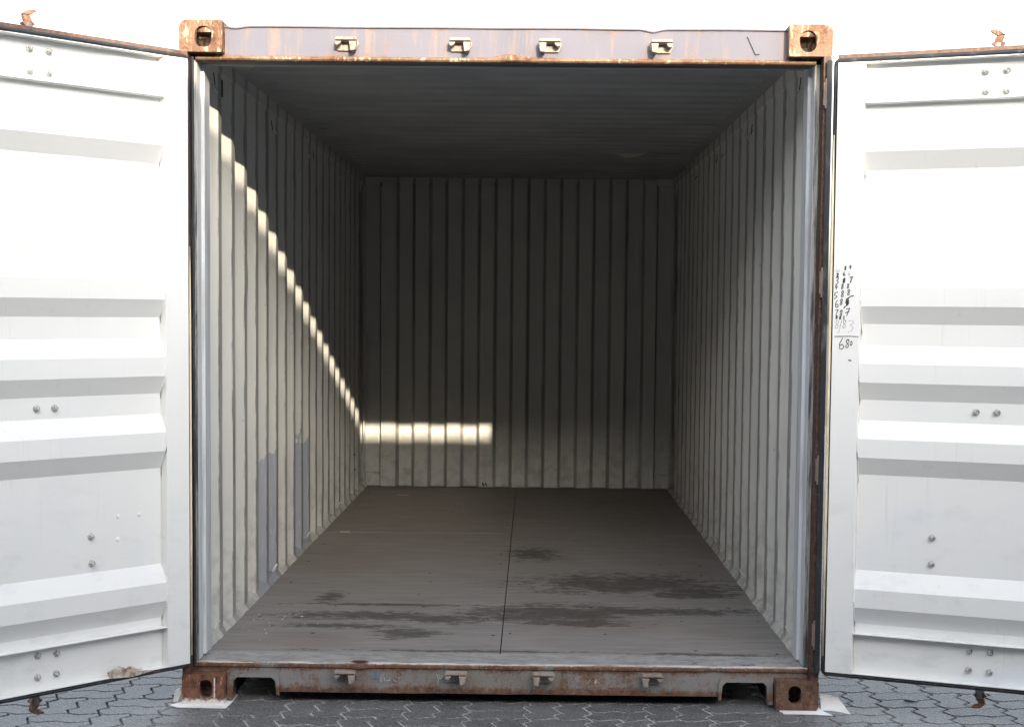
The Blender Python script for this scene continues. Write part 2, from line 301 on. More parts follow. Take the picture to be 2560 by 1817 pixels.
def paver_mesh(nx, ny):
    """block of nx x ny half modules; drawn round its own centre"""
    hx, hy = nx * P / 4, ny * P / 4
    def brk(c, h, ph, drop):                           # corner stations of the zigzag along one side
        st = {-h, h}
        for k in range(-6, 7):
            for q in (0, drop):
                t = c - ph + (k + q) * P / 2 - c
                if -h + 1e-4 < t < h - 1e-4: st.add(t)
        return sorted(st)
    us = brk(0, hx, .01, .42); vs_ = brk(0, hy, .033, .72)
    # centres always sit on multiples of P/4 from the origin: phase is the same for all blocks of a kind
    cu, cv = (0 if nx == 2 else P / 4), (0 if ny == 2 else P / 4)
    us = sorted({-hx, hx} | {t for t in [(k + q) * P / 2 - .01 - cu + X0 - X0 for k in range(-6, 7) for q in (0, .42)] if -hx + 1e-4 < t < hx - 1e-4})
    vs_ = sorted({-hy, hy} | {t for t in [(k + q) * P / 2 - .033 - cv for k in range(-6, 7) for q in (0, .72)] if -hy + 1e-4 < t < hy - 1e-4})
    W_ = lambda u, v: Vector((u + FX(v + cv + Y0), v + FY(u + cu + X0)))
    loop = [W_(u, -hy) for u in us] + [W_(hx, v) for v in vs_[1:]] + [W_(u, hy) for u in us[::-1][1:]] + [W_(-hx, v) for v in vs_[::-1][1:-1]]
    def inset(d):
        out = []; n = len(loop)
        for i in range(n):
            a, b, c_ = loop[i - 1], loop[i], loop[(i + 1) % n]
            e1 = (b - a).normalized(); e2 = (c_ - b).normalized(); n1 = Vector((-e1.y, e1.x)); n2 = Vector((-e2.y, e2.x))
            k = 1 + n1.dot(n2); out.append(b + (n1 + n2) * (d / max(k, .35)))
        return out
    rings = [(inset(.0032), -.03), (inset(.0032), -.0040), (inset(.0062), 0.0)]
    n = len(loop); V = []; F = []
    for r, z in rings: V += [(p.x, p.y, z) for p in r]
    for j in range(2): F += [(j * n + i, j * n + (i + 1) % n, (j + 1) * n + (i + 1) % n, (j + 1) * n + i) for i in range(n)]
    F.append(tuple(range(2 * n, 3 * n)))
    q = MB(); q.add(V, F); return q
mbH, mbV = paver_mesh(2, 1), paver_mesh(1, 2)
meH, meV = mbH.mesh('paver', PAV), mbV.mesh('paver', PAV)
far = MB(); blocks = []
for j in range(-28, 66):
    for i in range(-42, 46):
        cx, cy = X0 + (i + .5) * P, Y0 + (j + .5) * P
        horiz = (i + j) % 2 != 0                       # cell (0,-1) is split across
        for k in (-1, 1):
            blocks.append((cx, cy + k * P / 4, True) if horiz else (cx + k * P / 4, cy, False))
near = []
for b in blocks:
    x, y, h = b
    if -2.25 < x < 2.35 and -.62 < y < .92 and not (abs(x) < 1.15 and y > .35): near.append(b)
near.sort(key=lambda b: (b[0] - .11) ** 2 * .3 + (b[1] + .3) ** 2); keep = set(near[:298])
rb = random.Random(3)
for b in blocks:
    x, y, h = b; dz = rb.uniform(-.0011, .0011)
    if b in keep:
        link('paver', meH if h else meV, pav_root, (x, y, dz), (rb.uniform(-.007, .007), rb.uniform(-.007, .007), 0))
    else:
        src = mbH if h else mbV; far.add([(p[0] + x, p[1] + y, p[2] + dz) for p in src.v], src.f)
tag(part('paver_field', far, PAV, pav_root), 'grey interlocking pavers further out in the yard', kind='stuff')

# ------------------------------------------------------------------ the container
root = bpy.data.objects.new('shipping_container', None); COL.objects.link(root)
tag(root, 'open rusty steel shipping container with both pale doors swung wide and an empty plywood floor', 'shipping container')
HW, HT, LEN = 1.219, 2.591, 6.058
XZ = lambda p, h: (p[0], h, p[1])
def oval(cx, cz, w, h, n=28):
    r = min(w, h) / 2; out = []
    for i in range(n):
        a = 2 * math.pi * i / n; out.append((cx + r * math.cos(a) + 0, cz + r * math.sin(a) + (h / 2 - r) * (1 if math.sin(a) >= 0 else -1)))
    return out
def rrect(x0, x1, z0, z1, rad):       # rad: bl, br, tr, tl
    out = []
    for (cx, cz, a0, r) in ((x0, z0, 180, rad[0]), (x1, z0, 270, rad[1]), (x1, z1, 0, rad[2]), (x0, z1, 90, rad[3])):
        if r < 1e-4: out.append((cx, cz)); continue
        ccx = cx + (r if cx == x0 else -r); ccz = cz + (r if cz == z0 else -r)
        out += [(ccx + r * math.cos(math.radians(a0 + t * 15)), ccz + r * math.sin(math.radians(a0 + t * 15))) for t in range(7)]
    return out
def casting(s, top, front, mat):
    """hollow cast corner block with an oval hand hole in the end face and slots in side and top or bottom"""
    x0, x1 = (1.057, HW); z0, z1 = (HT - .118, HT) if top else (0.0, .118)
    y0, y1 = (0, .178) if front else (LEN - .178, LEN)
    # drawn for the right-hand side, mirrored for the left
    rad = (.004, .008, .030, .004) if top else (.004, .022, .008, .004)
    q = MB(); q.prism(rrect(x0, x1, z0, z1, rad), XZ, y0, y1); base = q.mesh('c', mat)
    cut = MB(); cut.box(x0 + .022, x1 - .018, y0 + (.028 if front else .02), y1 - (.02 if front else .028), z0 + (.016 if top else .028), z1 - (.028 if top else .016)); cuts = [cut.mesh('c1', mat)]
    hx = 1.128; hz = (z0 + .055) if top else (z0 + .064)
    ya, yb = (y0 - .02, y0 + .04) if front else (y1 - .04, y1 + .02)
    c2 = MB(); c2.prism(oval(hx, hz, .0635 if top else .049, .080 if top else .071), XZ, ya, yb); cuts.append(c2.mesh('c2', mat))
    yc = (y0 + y1) / 2
    c3 = MB(); c3.prism([(b_ , a_) for a_, b_ in oval(z0 + .059, yc, .06, .09)], lambda p, h: (h, p[0], p[1]), x1 - .04, x1 + .02); cuts.append(c3.mesh('c3', mat))
    c4 = MB(); c4.prism(oval(hx + .01, yc, .064, .12), lambda p, h: (p[0], p[1], h), (z1 - .05) if top else (z0 - .02), (z1 + .02) if top else (z0 + .05)); cuts.append(c4.mesh('c4', mat))
    o = bpy.data.objects.new('tmp', base); COL.objects.link(o); tmp = []
    for c_ in cuts:
        t = bpy.data.objects.new('cut', c_); COL.objects.link(t); tmp.append(t)
        md = o.modifiers.new('b', 'BOOLEAN'); md.operation = 'DIFFERENCE'; md.object = t; md.solver = 'EXACT'
    bv = o.modifiers.new('bv', 'BEVEL'); bv.width = .0025; bv.segments = 2; bv.limit_method = 'ANGLE'; bv.angle_limit = .7
    dg = bpy.context.evaluated_depsgraph_get(); dg.update()
    me = bpy.data.meshes.new_from_object(o.evaluated_get(dg)); me.name = 'corner_casting'
    for t in tmp + [o]: bpy.data.objects.remove(t)
    if s < 0:
        for v in me.vertices: v.co.x *= -1
        me.flip_normals()
    crinkle(me, .0012, 25, 3 * s + top)
    return link('corner_casting', me, root)
for s in (-1, 1):
    for top in (False, True):
        for front in (True, False):
            casting(s, top, front, CAST if top else (CASTW if s < 0 else CASTB))

# front posts: outer channel that carries the hinges, a dirty gasket seat, an inner painted jamb
def post(s):
    q = MB()
    sec = [(1.187, 0), (1.2165, 0), (1.2165, .16), (1.1852, .16), (1.1852, .058), (1.187, .058)]
    fn = lambda p, h: (s * p[0], p[1], h)
    q.prism(sec, fn, .118, 2.473, 0)
    o = part('corner_post', q, PINR, root, .002)
    j = MB(); j.prism([(1.168, .066), (1.1848, .060), (1.1848, .158), (1.168, .158)], fn, .150, 2.452, 0); part('gasket_seat', j, SEAT, o, .0015)
    j = MB(); j.prism([(1.1545, .142), (1.1678, .138), (1.1678, .158), (1.2160, .1605), (1.2160, .235), (1.1545, .235)], fn, .168, 2.475, 0)
    j.prism([(1.1662, .069), (1.1678, .067), (1.1678, .137), (1.1662, .137)], fn, .16, 2.450, 0)
    part('inner_jamb', j, POSTP, o, .0015)
    for zc in (2.335, 1.635, .93, .30):                # hinges: two lugs on the post and the pin between them
        h = MB(); h.box(s * 1.1860, s * 1.2030, -.012, -.0005, zc - .042, zc - .016); h.box(s * 1.1860, s * 1.2030, -.012, -.0005, zc + .016, zc + .042)
        h.box(s * 1.187, s * 1.2020, -.010, -.0005, zc - .0155, zc + .0155)
        h.tube([(s * 1.197, -.012, zc - .055), (s * 1.197, -.012, zc + .055)], .0065, 12)
        part('hinge', h, BARE, o, .001)
    r = MB(); r.prism([(s * (1.165 + .054 * k), yy) for k, yy in ((0, LEN - .088), (1, LEN - .088), (1, LEN - .003), (0, LEN - .003))], lambda p, h: (p[0], p[1], h), .118, 2.473)
    part('corner_post', r, OUT, root, .004)
post(-1); post(1)

# header above the doorway
q = MB()
H = [(.052, 2.4665), (.052, 2.572), (.044, 2.5735), (.044, 2.579), (.115, 2.579), (.115, 2.475), (.120, 2.452), (.085, 2.4465), (.060, 2.4475), (.046, 2.4500), (.040, 2.4555), (.043, 2.4625)]
def sweep(prof, xs, name, mats, mi_of, parent, bump=None, bev=0):
    """profile (y, z) swept along x through stations xs, so that dents can be pressed in"""
    n = len(prof); V = []; F = []; mi = []
    for x in xs:
        for (y, z) in prof:
            dy, dz = bump(x, y, z) if bump else (0, 0); V.append((x, y + dy, z + dz))
    for i in range(len(xs) - 1):
        for k in range(n): F.append((i * n + k, i * n + (k + 1) % n, (i + 1) * n + (k + 1) % n, (i + 1) * n + k)); mi.append(mi_of(k))
    F += [tuple(range(n)), tuple(range((len(xs) - 1) * n, len(xs) * n))[::-1]]; mi += [0, 0]
    q = MB(); q.v = V; q.f = F; q.mi = mi
    return part(name, q, mats, parent, bev)
def g(x, c, w): return math.exp(-((x - c) / w) ** 2)
def hb(x, y, z):
    from mathutils import noise
    dz = dy = 0
    if z > 2.571: dz = -.009 * g(x, .553, .028) - .007 * g(x, -1.015, .03) + .0022 * noise.noise(Vector((x * 3, 1, 0)))
    if z < 2.467 and y < .07: dz += .004 * g(x, .022, .05); dy += .010 * g(x, .022, .045)
    if 2.46 < z < 2.468: dz += .012 * g(x, .02, .06)
    dy += .0016 * noise.noise(Vector((x * 4, z * 9, 5)))
    dz += .0012 * noise.noise(Vector((x * 9, 0, z * 30))) if z < 2.47 else 0
    return dy, dz
xs = [-1.0565 + 2.113 * i / 140 for i in range(141)]
header = sweep(H, xs, 'header', [HEADER, LIP], lambda k: 1 if k in (8, 9, 10, 11) else 0, root, hb)
for s in (-1, 1):
    q = MB(); q.prism([(.043, 2.4625), (.052, 2.4665), (.052, 2.4722), (.118, 2.4722), (.120, 2.452), (.085, 2.4465), (.060, 2.4475), (.046, 2.4500), (.040, 2.4555)], lambda p, h: (s * h, p[0], p[1]), 1.0567, 1.1665); part('header_lip_end', q, LIP, header, .001)
q = MB(); q.box(-1.166, 1.166, .086, .150, 2.4495, 2.4625); part('soffit_strip', q, RUB, header, .001)
q = MB(); q.box(-1.1535, 1.1535, .152, .235, 2.456, 2.53); part('roof_beam', q, IN_ROOF, header, .004)
# bent scar at the right end of the header
q = MB(); q.prism([(.905, 2.553), (.92, 2.548), (.955, 2.487), (.938, 2.484)], XZ, .0455, .0535); part('dent_scar', q, rusty('scar_metal', (.10, .11, .13), .2, (), (.5, .45, .4), .3), header, .003)

# sill below the doorway, with fork pockets
def sl(x, y, z):
    from mathutils import noise
    return .0016 * noise.noise(Vector((x * 4, z * 20, 0))) - .004 * g(x, .03, .03) * (1 if y < .07 else 0), (.0016 * noise.noise(Vector((x * 7, 3, z * 9)))) + (-.006 * g(x, -.545, .03) if z > .14 and y < .1 else 0)
def sillprof(zb): return [(.058, zb), (.056, .128), (.056, .136), (.050, .141), (.050, .150), (.056, .1555), (.074, .1575), (.0765, .1545), (.079, .1545), (.079, zb)]
xm = [-.862 + 1.712 * i / 110 for i in range(111)]
sill = sweep(sillprof(.041), xm, 'door_sill', SILL, lambda k: 0, root, sl)
q = MB()
for s in (-1, 1):
    q = MB(); q.prism([(.058, .1185), (.056, .136), (.050, .141), (.050, .150), (.056, .1555), (.074, .1575), (.079, .1545), (.079, .1185)], lambda p, h: (s * h, p[0], p[1]), 1.0567, 1.1845); part('sill_end', q, SILL, sill, .0008)
for s, a, b in ((-1, -1.0565, -.8625), (1, .8505, 1.0565)):
    sweep(sillprof(.1005), [a + (b - a) * i / 16 for i in range(17)], 'sill_end', SILL, lambda k: 0, sill, sl)
    xi, xo = (-.862, -1.036) if s < 0 else (.8505, 1.033)
    r0 = [(xi - s * .010, .030), (xi + s * .002, .030), (xi + s * .006, .085), (xi + s * .018, .0985), (xo - s * .018, .0985), (xo - s * .006, .085), (xo - s * .001, .012), (xo + s * .020, .012), (xo + s * .016, .1115), (xi - s * .008, .1135)]
    q = MB()
    if s < 0: r0 = r0[::-1]
    # rim folded round the pocket: a ribbon with thickness, open at the bottom
    inn = [(xi + s * .002, .032), (xi + s * .006, .085), (xi + s * .020, .100), (xo - s * .020, .100), (xo - s * .006, .086), (xo - s * .001, .014)]
    out = [(xi - s * .010, .032), (xi - s * .007, .098), (xi - s * .002, .1135), (xo + s * .004, .1115), (xo + s * .016, .098), (xo + s * .020, .014)]
    for i in range(5): q.prism([inn[i], inn[i + 1], out[i + 1], out[i]], XZ, .044, .0545)
    q.box(xo - s * .001, xo + s * .021, .0555, .12, .014, .1005)
    part('pocket_rim', q, SILL, sill, 0)
    q = MB()                                            # pocket tunnel under the floor
    q.box(xi - s * .004, xi, .0795, 1.2, .02, .1005); q.box(xo, xo + s * .004, .1205, 1.2, .02, .1005); q.box(xi, xo, .0795, 1.2, .1008, .105)
    part('fork_pocket', q, DARK, sill)
q = MB()
pr = [(.0795, .150), (.0800, .1565), (.200, .1672), (.2015, .150)]
q.prism(pr, lambda p, h: (h, p[0], p[1]), -1.166, 1.166); part('threshold_plate', q, PLATE, root, .0015)

q = MB(); q.prism([(-.8522, .1175), (-.8508, .1175), (-.8498, .140), (-.8512, .150), (-.8520, .140)], XZ, .0540, .0556); part('weld_crack', q, DARK, sill)
# cam keepers
def keeper(x, z, s, top):
    q = MB(); f = lambda p, h: (x + s * p[0], h, z + p[1])
    q.prism([(-.040, .020), (.040, .020), (.046, .006), (.034, -.020), (-.034, -.020), (-.046, .006)], f, .040, .0515)       # plate
    q.prism([(-.037, .021), (.038, .021), (.041, .010), (-.040, .010)], lambda p, h: (x + s * p[0], h, z + p[1] + (.004 if h < .03 else 0)), -.004, .0395)   # roof
    q.prism([(.012, .0098), (.041, .0098), (.036, -.022), (.018, -.026)], f, -.002, .0393)                                   # long hook
    q.prism([(-.040, .0098), (-.016, .0098), (-.022, -.001), (-.032, -.006), (-.039, -.002)], f, .000, .0393)                # short hook
    return part('cam_keeper', q, [KEEP if top else KEEPB], header if top else sill, .003)
for x, s in ((-.596, 1), (-.170, 1), (.166, -1), (.584, -1)):
    keeper(x, 2.507, s, True); keeper(x, .113, s, False)

# chalk marks and a brushed blue mark on the sill
def strokes(lines, w, to3, name, mat, parent, nrm):
    q = MB()
    for ln in lines:
        pts = [Vector(to3(*p)) for p in ln]
        for a, b in zip(pts, pts[1:]):
            d = (b - a); 
            if d.length < 1e-5: continue
            d.normalize(); u = d.cross(Vector(nrm)).normalized() * w / 2; t = Vector(nrm) * .0007
            q.add([a - u - d * w * .3, b - u + d * w * .3, b + u + d * w * .3, a + u - d * w * .3, a - u + t, b - u + t, b + u + t, a + u + t], [(0, 1, 2, 3), (4, 7, 6, 5), (0, 4, 5, 1), (1, 5, 6, 2), (2, 6, 7, 3), (3, 7, 4, 0)])
    return part(name, q, mat, parent)
zz = lambda px, py: (-.463 + (px - 1350) * .000267, .0535, .104 - (py - 330) * .000267)
strokes([[(1365, 290), (1352, 350), (1360, 400)], [(1395, 285), (1375, 360), (1362, 398)], [(1400, 330), (1412, 340), (1404, 385), (1420, 360)], [(1430, 385), (1470, 372)],
         [(1478, 330), (1490, 345), (1470, 385), (1495, 372)], [(1540, 355), (1555, 380), (1580, 390)], [(1615, 340), (1620, 350)]], .0017, zz, 'chalk_marks', CHALK, sill, (0, -1, 0))
z2 = lambda px, py: (-.246 + (px - 980) * .000602, .0535, .099 - (py - 1345) * .000602)
strokes([[(982, 1312), (992, 1345), (988, 1378)], [(1000, 1318), (1000, 1340), (1010, 1345), (1022, 1330), (1020, 1318)], [(1046, 1305), (1048, 1362)], [(1012, 1322), (1012, 1340)]], .0020, z2, 'chalk_marks', CHALK, sill, (0, -1, 0))
q = MB()
for i in range(9):
    xx = -.498 + i * .0034; q.box(xx, xx + .0030, .0528, .0538, .100 - .006 * random.random(), .128 - .003 * random.random())
part('blue_paint_mark', q, BLUE, sill)

# side walls: folded sheet, 36 mm deep ribs every 278 mm
def side_wall(s, mat):
    prof = [(1.208, .2355)]; y = .484 - .068
    k = 0
    while True:
        a = .206 + .278 * k
        if a + .14 > 5.90: break
        if a - .068 > .24: prof += [(1.208, a - .068)]
        if a > .237: prof += [(1.172, a)]
        if a + .062 > .237: prof += [(1.172, a + .062)]
        prof += [(1.208, a + .130)]; k += 1
    prof = [p for p in prof if p[1] < 5.90] + [(1.208, 5.9612)]
    # start: keep the first rib whole behind the jamb
    prof[0] = (1.172, .2355)
    out = [(x + .003, y_) for x, y_ in prof]; poly = prof + out[::-1]
    n = len(prof); V = []; F = []; zs = [.172, .22] + [.30 + .09 * i for i in range(24)] + [2.462]; rdn = random.Random(20 + s); dents = [(rdn.uniform(.5, 5.6), rdn.uniform(.3, 2.2), rdn.uniform(.04, .14), rdn.uniform(-.005, .005)) for _ in range(16)]
    from mathutils import noise
    for sh in (0, .003):
        for z in zs:
            for x, y_ in prof:
                d = (.0010 * noise.noise(Vector((y_ * 2.1, z * 1.7, s * 3))) + sum(a_ * math.exp(-((y_ - p_) ** 2 + (z - q_) ** 2) / r_ ** 2) for p_, q_, r_, a_ in dents if abs(y_ - p_) < .4)) if .2 < z < 2.4 else 0
                V.append((s * (x + sh + d), y_, z))
    nz = len(zs)
    for sh in (0, 1):
        for j in range(nz - 1):
            for i in range(n - 1):
                b = sh * n * nz + j * n + i; F.append((b, b + 1, b + n + 1, b + n))
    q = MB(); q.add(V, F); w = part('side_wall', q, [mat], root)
    # bottom rail with its caulked ledge, top rail with sloping closure
    q = MB(); q.prism([(1.1735, .05), (1.2165, .05), (1.2165, .215), (1.2095, .218), (1.186, .196), (1.1735, .188)], lambda p, h: (s * p[0], p[1] and h, p[1]), .2355, 5.92)
    r = part('bottom_side_rail', q, [mat], root, 0)
    q = MB(); Vv = []; Ff = []; N = 120            # crumbly sealant bead between floor and wall
    for i in range(N + 1):
        yy = .238 + (5.69 * i) / N; h_ = .012 + .012 * abs(noise.noise(Vector((yy * 9, s, 0)))) + .006 * random.random(); w_ = .014 + .008 * random.random()
        Vv += [(s * 1.1733, yy, .1655 + h_ + .010), (s * (1.1733 - w_ * .5), yy, .1655 + h_ * .8), (s * (1.1733 - w_), yy, .1680)]
    for i in range(N): 
        for k in range(2): Ff.append((i * 3 + k, i * 3 + k + 1, (i + 1) * 3 + k + 1, (i + 1) * 3 + k))
    q.add(Vv, Ff); part('sealant_bead', q, [mat], r)
    q = MB(); q.prism([(1.1685, 2.480), (1.1685, 2.562), (1.2165, 2.562), (1.2165, 2.355), (1.2095, 2.355)], lambda p, h: (s * p[0], h, p[1]), .2355, 5.92)
    part('top_side_rail', q, [mat], root, .003)
    # lashing rings low and high
    for y_ in (.375, 1.765, 2.877, 4.267):
        for z_, up in ((.222, 1), (2.405, -1)):
            q = MB(); pts = [(s * (1.168 - .016 * math.sin(a)), y_ + .024 * math.cos(a), z_ + .030 * math.sin(a) * up) for a in [math.pi * t / 8 for t in range(9)]]
            pts = [(s * 1.1745, y_ + .024, z_)] + pts + [(s * 1.1745, y_ - .024, z_)]
            q.tube(pts, .0042, 8); part('lashing_ring', q, [POSTP], w, 0, True)
    return w
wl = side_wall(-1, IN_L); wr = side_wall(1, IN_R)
q = MB(); q.box(-1.1735, -1.1700, .548, .570, 2.383, 2.452); part('vent_slot', q, DARK, wl)
for y_, z_ in ((.36, 2.47), (1.70, 2.45), (3.1, 2.45)):
    for s, w in ((-1, wl), (1, wr)):
        q = MB(); q.prism([(0, 0), (.006, .002), (.034, -.040), (.030, -.044)], lambda p, h: (s * h, y_ + p[0], z_ - .02 + p[1]), 1.1640, 1.1668); part('lashing_slot', q, DARK, w)
# welded-over pock marks low on the back of the left wall
for y_, z_ in ((5.23, .47), (5.25, .36)):
    q = MB(); q.box(-1.1722, -1.1700, y_ - .03, y_ + .03, z_, z_ + .012); part('tear', q, DARK, wl)

# end wall: shallow folds, corner strips and rail
crest = [(-1.049, -.800), (-.678, -.548 + .002), (-.433, -.307), (-.180, -.053), (.073, .194), (.320, .441), (.573, .688), (.820, .935)]
prof = [(-1.212, 5.962), (-1.062, 5.962), (-1.060, 6.0), (-1.052, 6.0), (-1.049, 5.928)]
ed = [-.928, -.807, -.678, -.554, -.430, -.306, -.181, -.055, .070, .195, .320, .446, .571, .697, .822, .935]
lvl = 5.928
for e in ed:
    nx = 5.972 if lvl < 5.95 else 5.928
    prof += [(e - .012, lvl), (e + .012, nx)]; lvl = nx
prof += [(1.050, 5.928), (1.053, 6.0), (1.061, 6.0), (1.063, 5.962), (1.212, 5.962)]
q = MB(); n = len(prof); V = []; F = []
zs = [.170, .42, .9, 1.5, 2.1, 2.495]
from mathutils import noise
for z in zs: V += [(x, y + .004 * noise.noise(Vector((x * 2.3, z * 2.2, 9))), z) for x, y in prof]
for j in range(len(zs) - 1):
    for i in range(n - 1): F.append((j * n + i, j * n + i + 1, (j + 1) * n + i + 1, (j + 1) * n + i))
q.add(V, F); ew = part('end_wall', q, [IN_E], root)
q = MB(); q.box(-1.17, 1.17, 5.945, 6.05, 2.4955, 2.56); part('end_rail', q, [IN_E], ew, .004); q = MB(); q.box(-1.05, 1.05, 6.02, 6.05, .03, .16); part('end_sill', q, [OUT], ew, .004)
q = MB(); q.box(-1.2, 1.2, 6.012, 6.018, .1, 2.5); part('outer_skin', q, OUT, ew)
for s in (-1, 1):
    for z_ in (1.262, .268, 2.47):
        q = MB(); q.box(s * 1.062, s * 1.166, 5.925, 5.961, z_ - .009, z_ + .009); part('corner_brace', q, [IN_E], ew, .002)
for s in (-1, 1):
    q = MB(); q.box(s * 1.1715, s * 1.1815, 5.885, 5.9605, .169, 2.531); part('corner_plate', q, [IN_E], ew, .001)
    q = MB(); q.prism([(1.050, 2.470), (1.1712, 2.470), (1.1712, 2.531), (1.050, 2.531)], lambda p, h: (s * p[0], h, p[1]), 5.872, 5.8775); part('corner_gusset', q, [IN_E], ew, .001)
q = MB(); q.box(-.0052, -.0018, 5.9245, 5.9275, .17, 2.40); part('weld_seam', q, [IN_E], ew)
for pts_ in ([(-.268, .195), (-.262, .21), (-.248, .182), (-.254, .176)], [(-.245, .196), (-.24, .207), (-.228, .182), (-.233, .178)]):
    q = MB(); q.prism(pts_, XZ, 5.920, 5.9262); part('scrape', q, DARK, ew)

# roof: cross corrugations between flat margins
V = []; F = []; ys = []; y = .235
yk = .245
while yk < 5.80:
    ys += [(yk, 0), (yk + .055, 0), (yk + .085, 1), (yk + .150, 1), (yk + .180, 0)]; yk += .209
ys += [(5.94, 0)]
cols = [-1.172, -1.105, -1.06, -.6, -.2, .2, .6, 1.06, 1.105, 1.172]
for yy, h in ys:
    for c_ in cols:
        e = 1 if abs(c_) <= 1.06 else 0
        V.append((c_, yy, 2.5325 + .027 * h * e + .003 * noise.noise(Vector((c_ * 1.3, yy * 1.1, 0))) * e))
nc = len(cols)
for i in range(len(ys) - 1):
    for k in range(nc - 1): F.append((i * nc + k, i * nc + k + 1, (i + 1) * nc + k + 1, (i + 1) * nc + k))
q = MB(); q.add(V, F); roof = part('roof', q, [IN_ROOF], root)
q = MB(); q.add([(x, y_, 2.566) for x in (-1.21, 1.21) for y_ in (.116, 6.0)], [(0, 1, 3, 2)]); part('outer_skin', q, OUT, roof)
q = MB(); q.prism([(.632, 4.02), (.70, 4.27), (.775, 4.22), (.83, 3.98), (.76, 4.02)], lambda p, h: (p[0], p[1] , h), 2.5285, 2.5295); part('tape_patch', q, TAPE, roof)

# floor: two columns of plywood sheets
rows = [.2025, 1.165, 3.48, 5.925]
for a, b in zip(rows, rows[1:]):
    for x0, x1 in ((-1.172, -.0055), (-.0015, 1.172)):
        q = MB(); q.box(x0, x1, a + .0042, b - .0042, .139, .1675); part('floor_sheet', q, PLY, root, .0012)
q = MB(); q.box(-1.17, 1.17, .2, 5.92, .118, .1382); part('underfloor', q, DARK, root)
q = MB(); rs_ = random.Random(5)
for yy in [.26 + .30 * i for i in range(19)]:
    for xx in (-1.10, -.78, -.40, -.06, .06, .40, .78, 1.02, 1.10):
        if rs_.random() < .4:
            cx_, cy_ = xx + rs_.uniform(-.03, .03), yy + rs_.uniform(-.03, .03); L_ = rs_.uniform(.005, .011)
            q.prism([(cx_ + L_ * math.cos(t) * .9, cy_ + .006 * math.sin(t)) for t in [k * math.pi / 4 for k in range(8)]], lambda p, h: (p[0], p[1], h), .1676, .1686)
tag(part('floor_screws', q, DARK, root), kind='stuff')

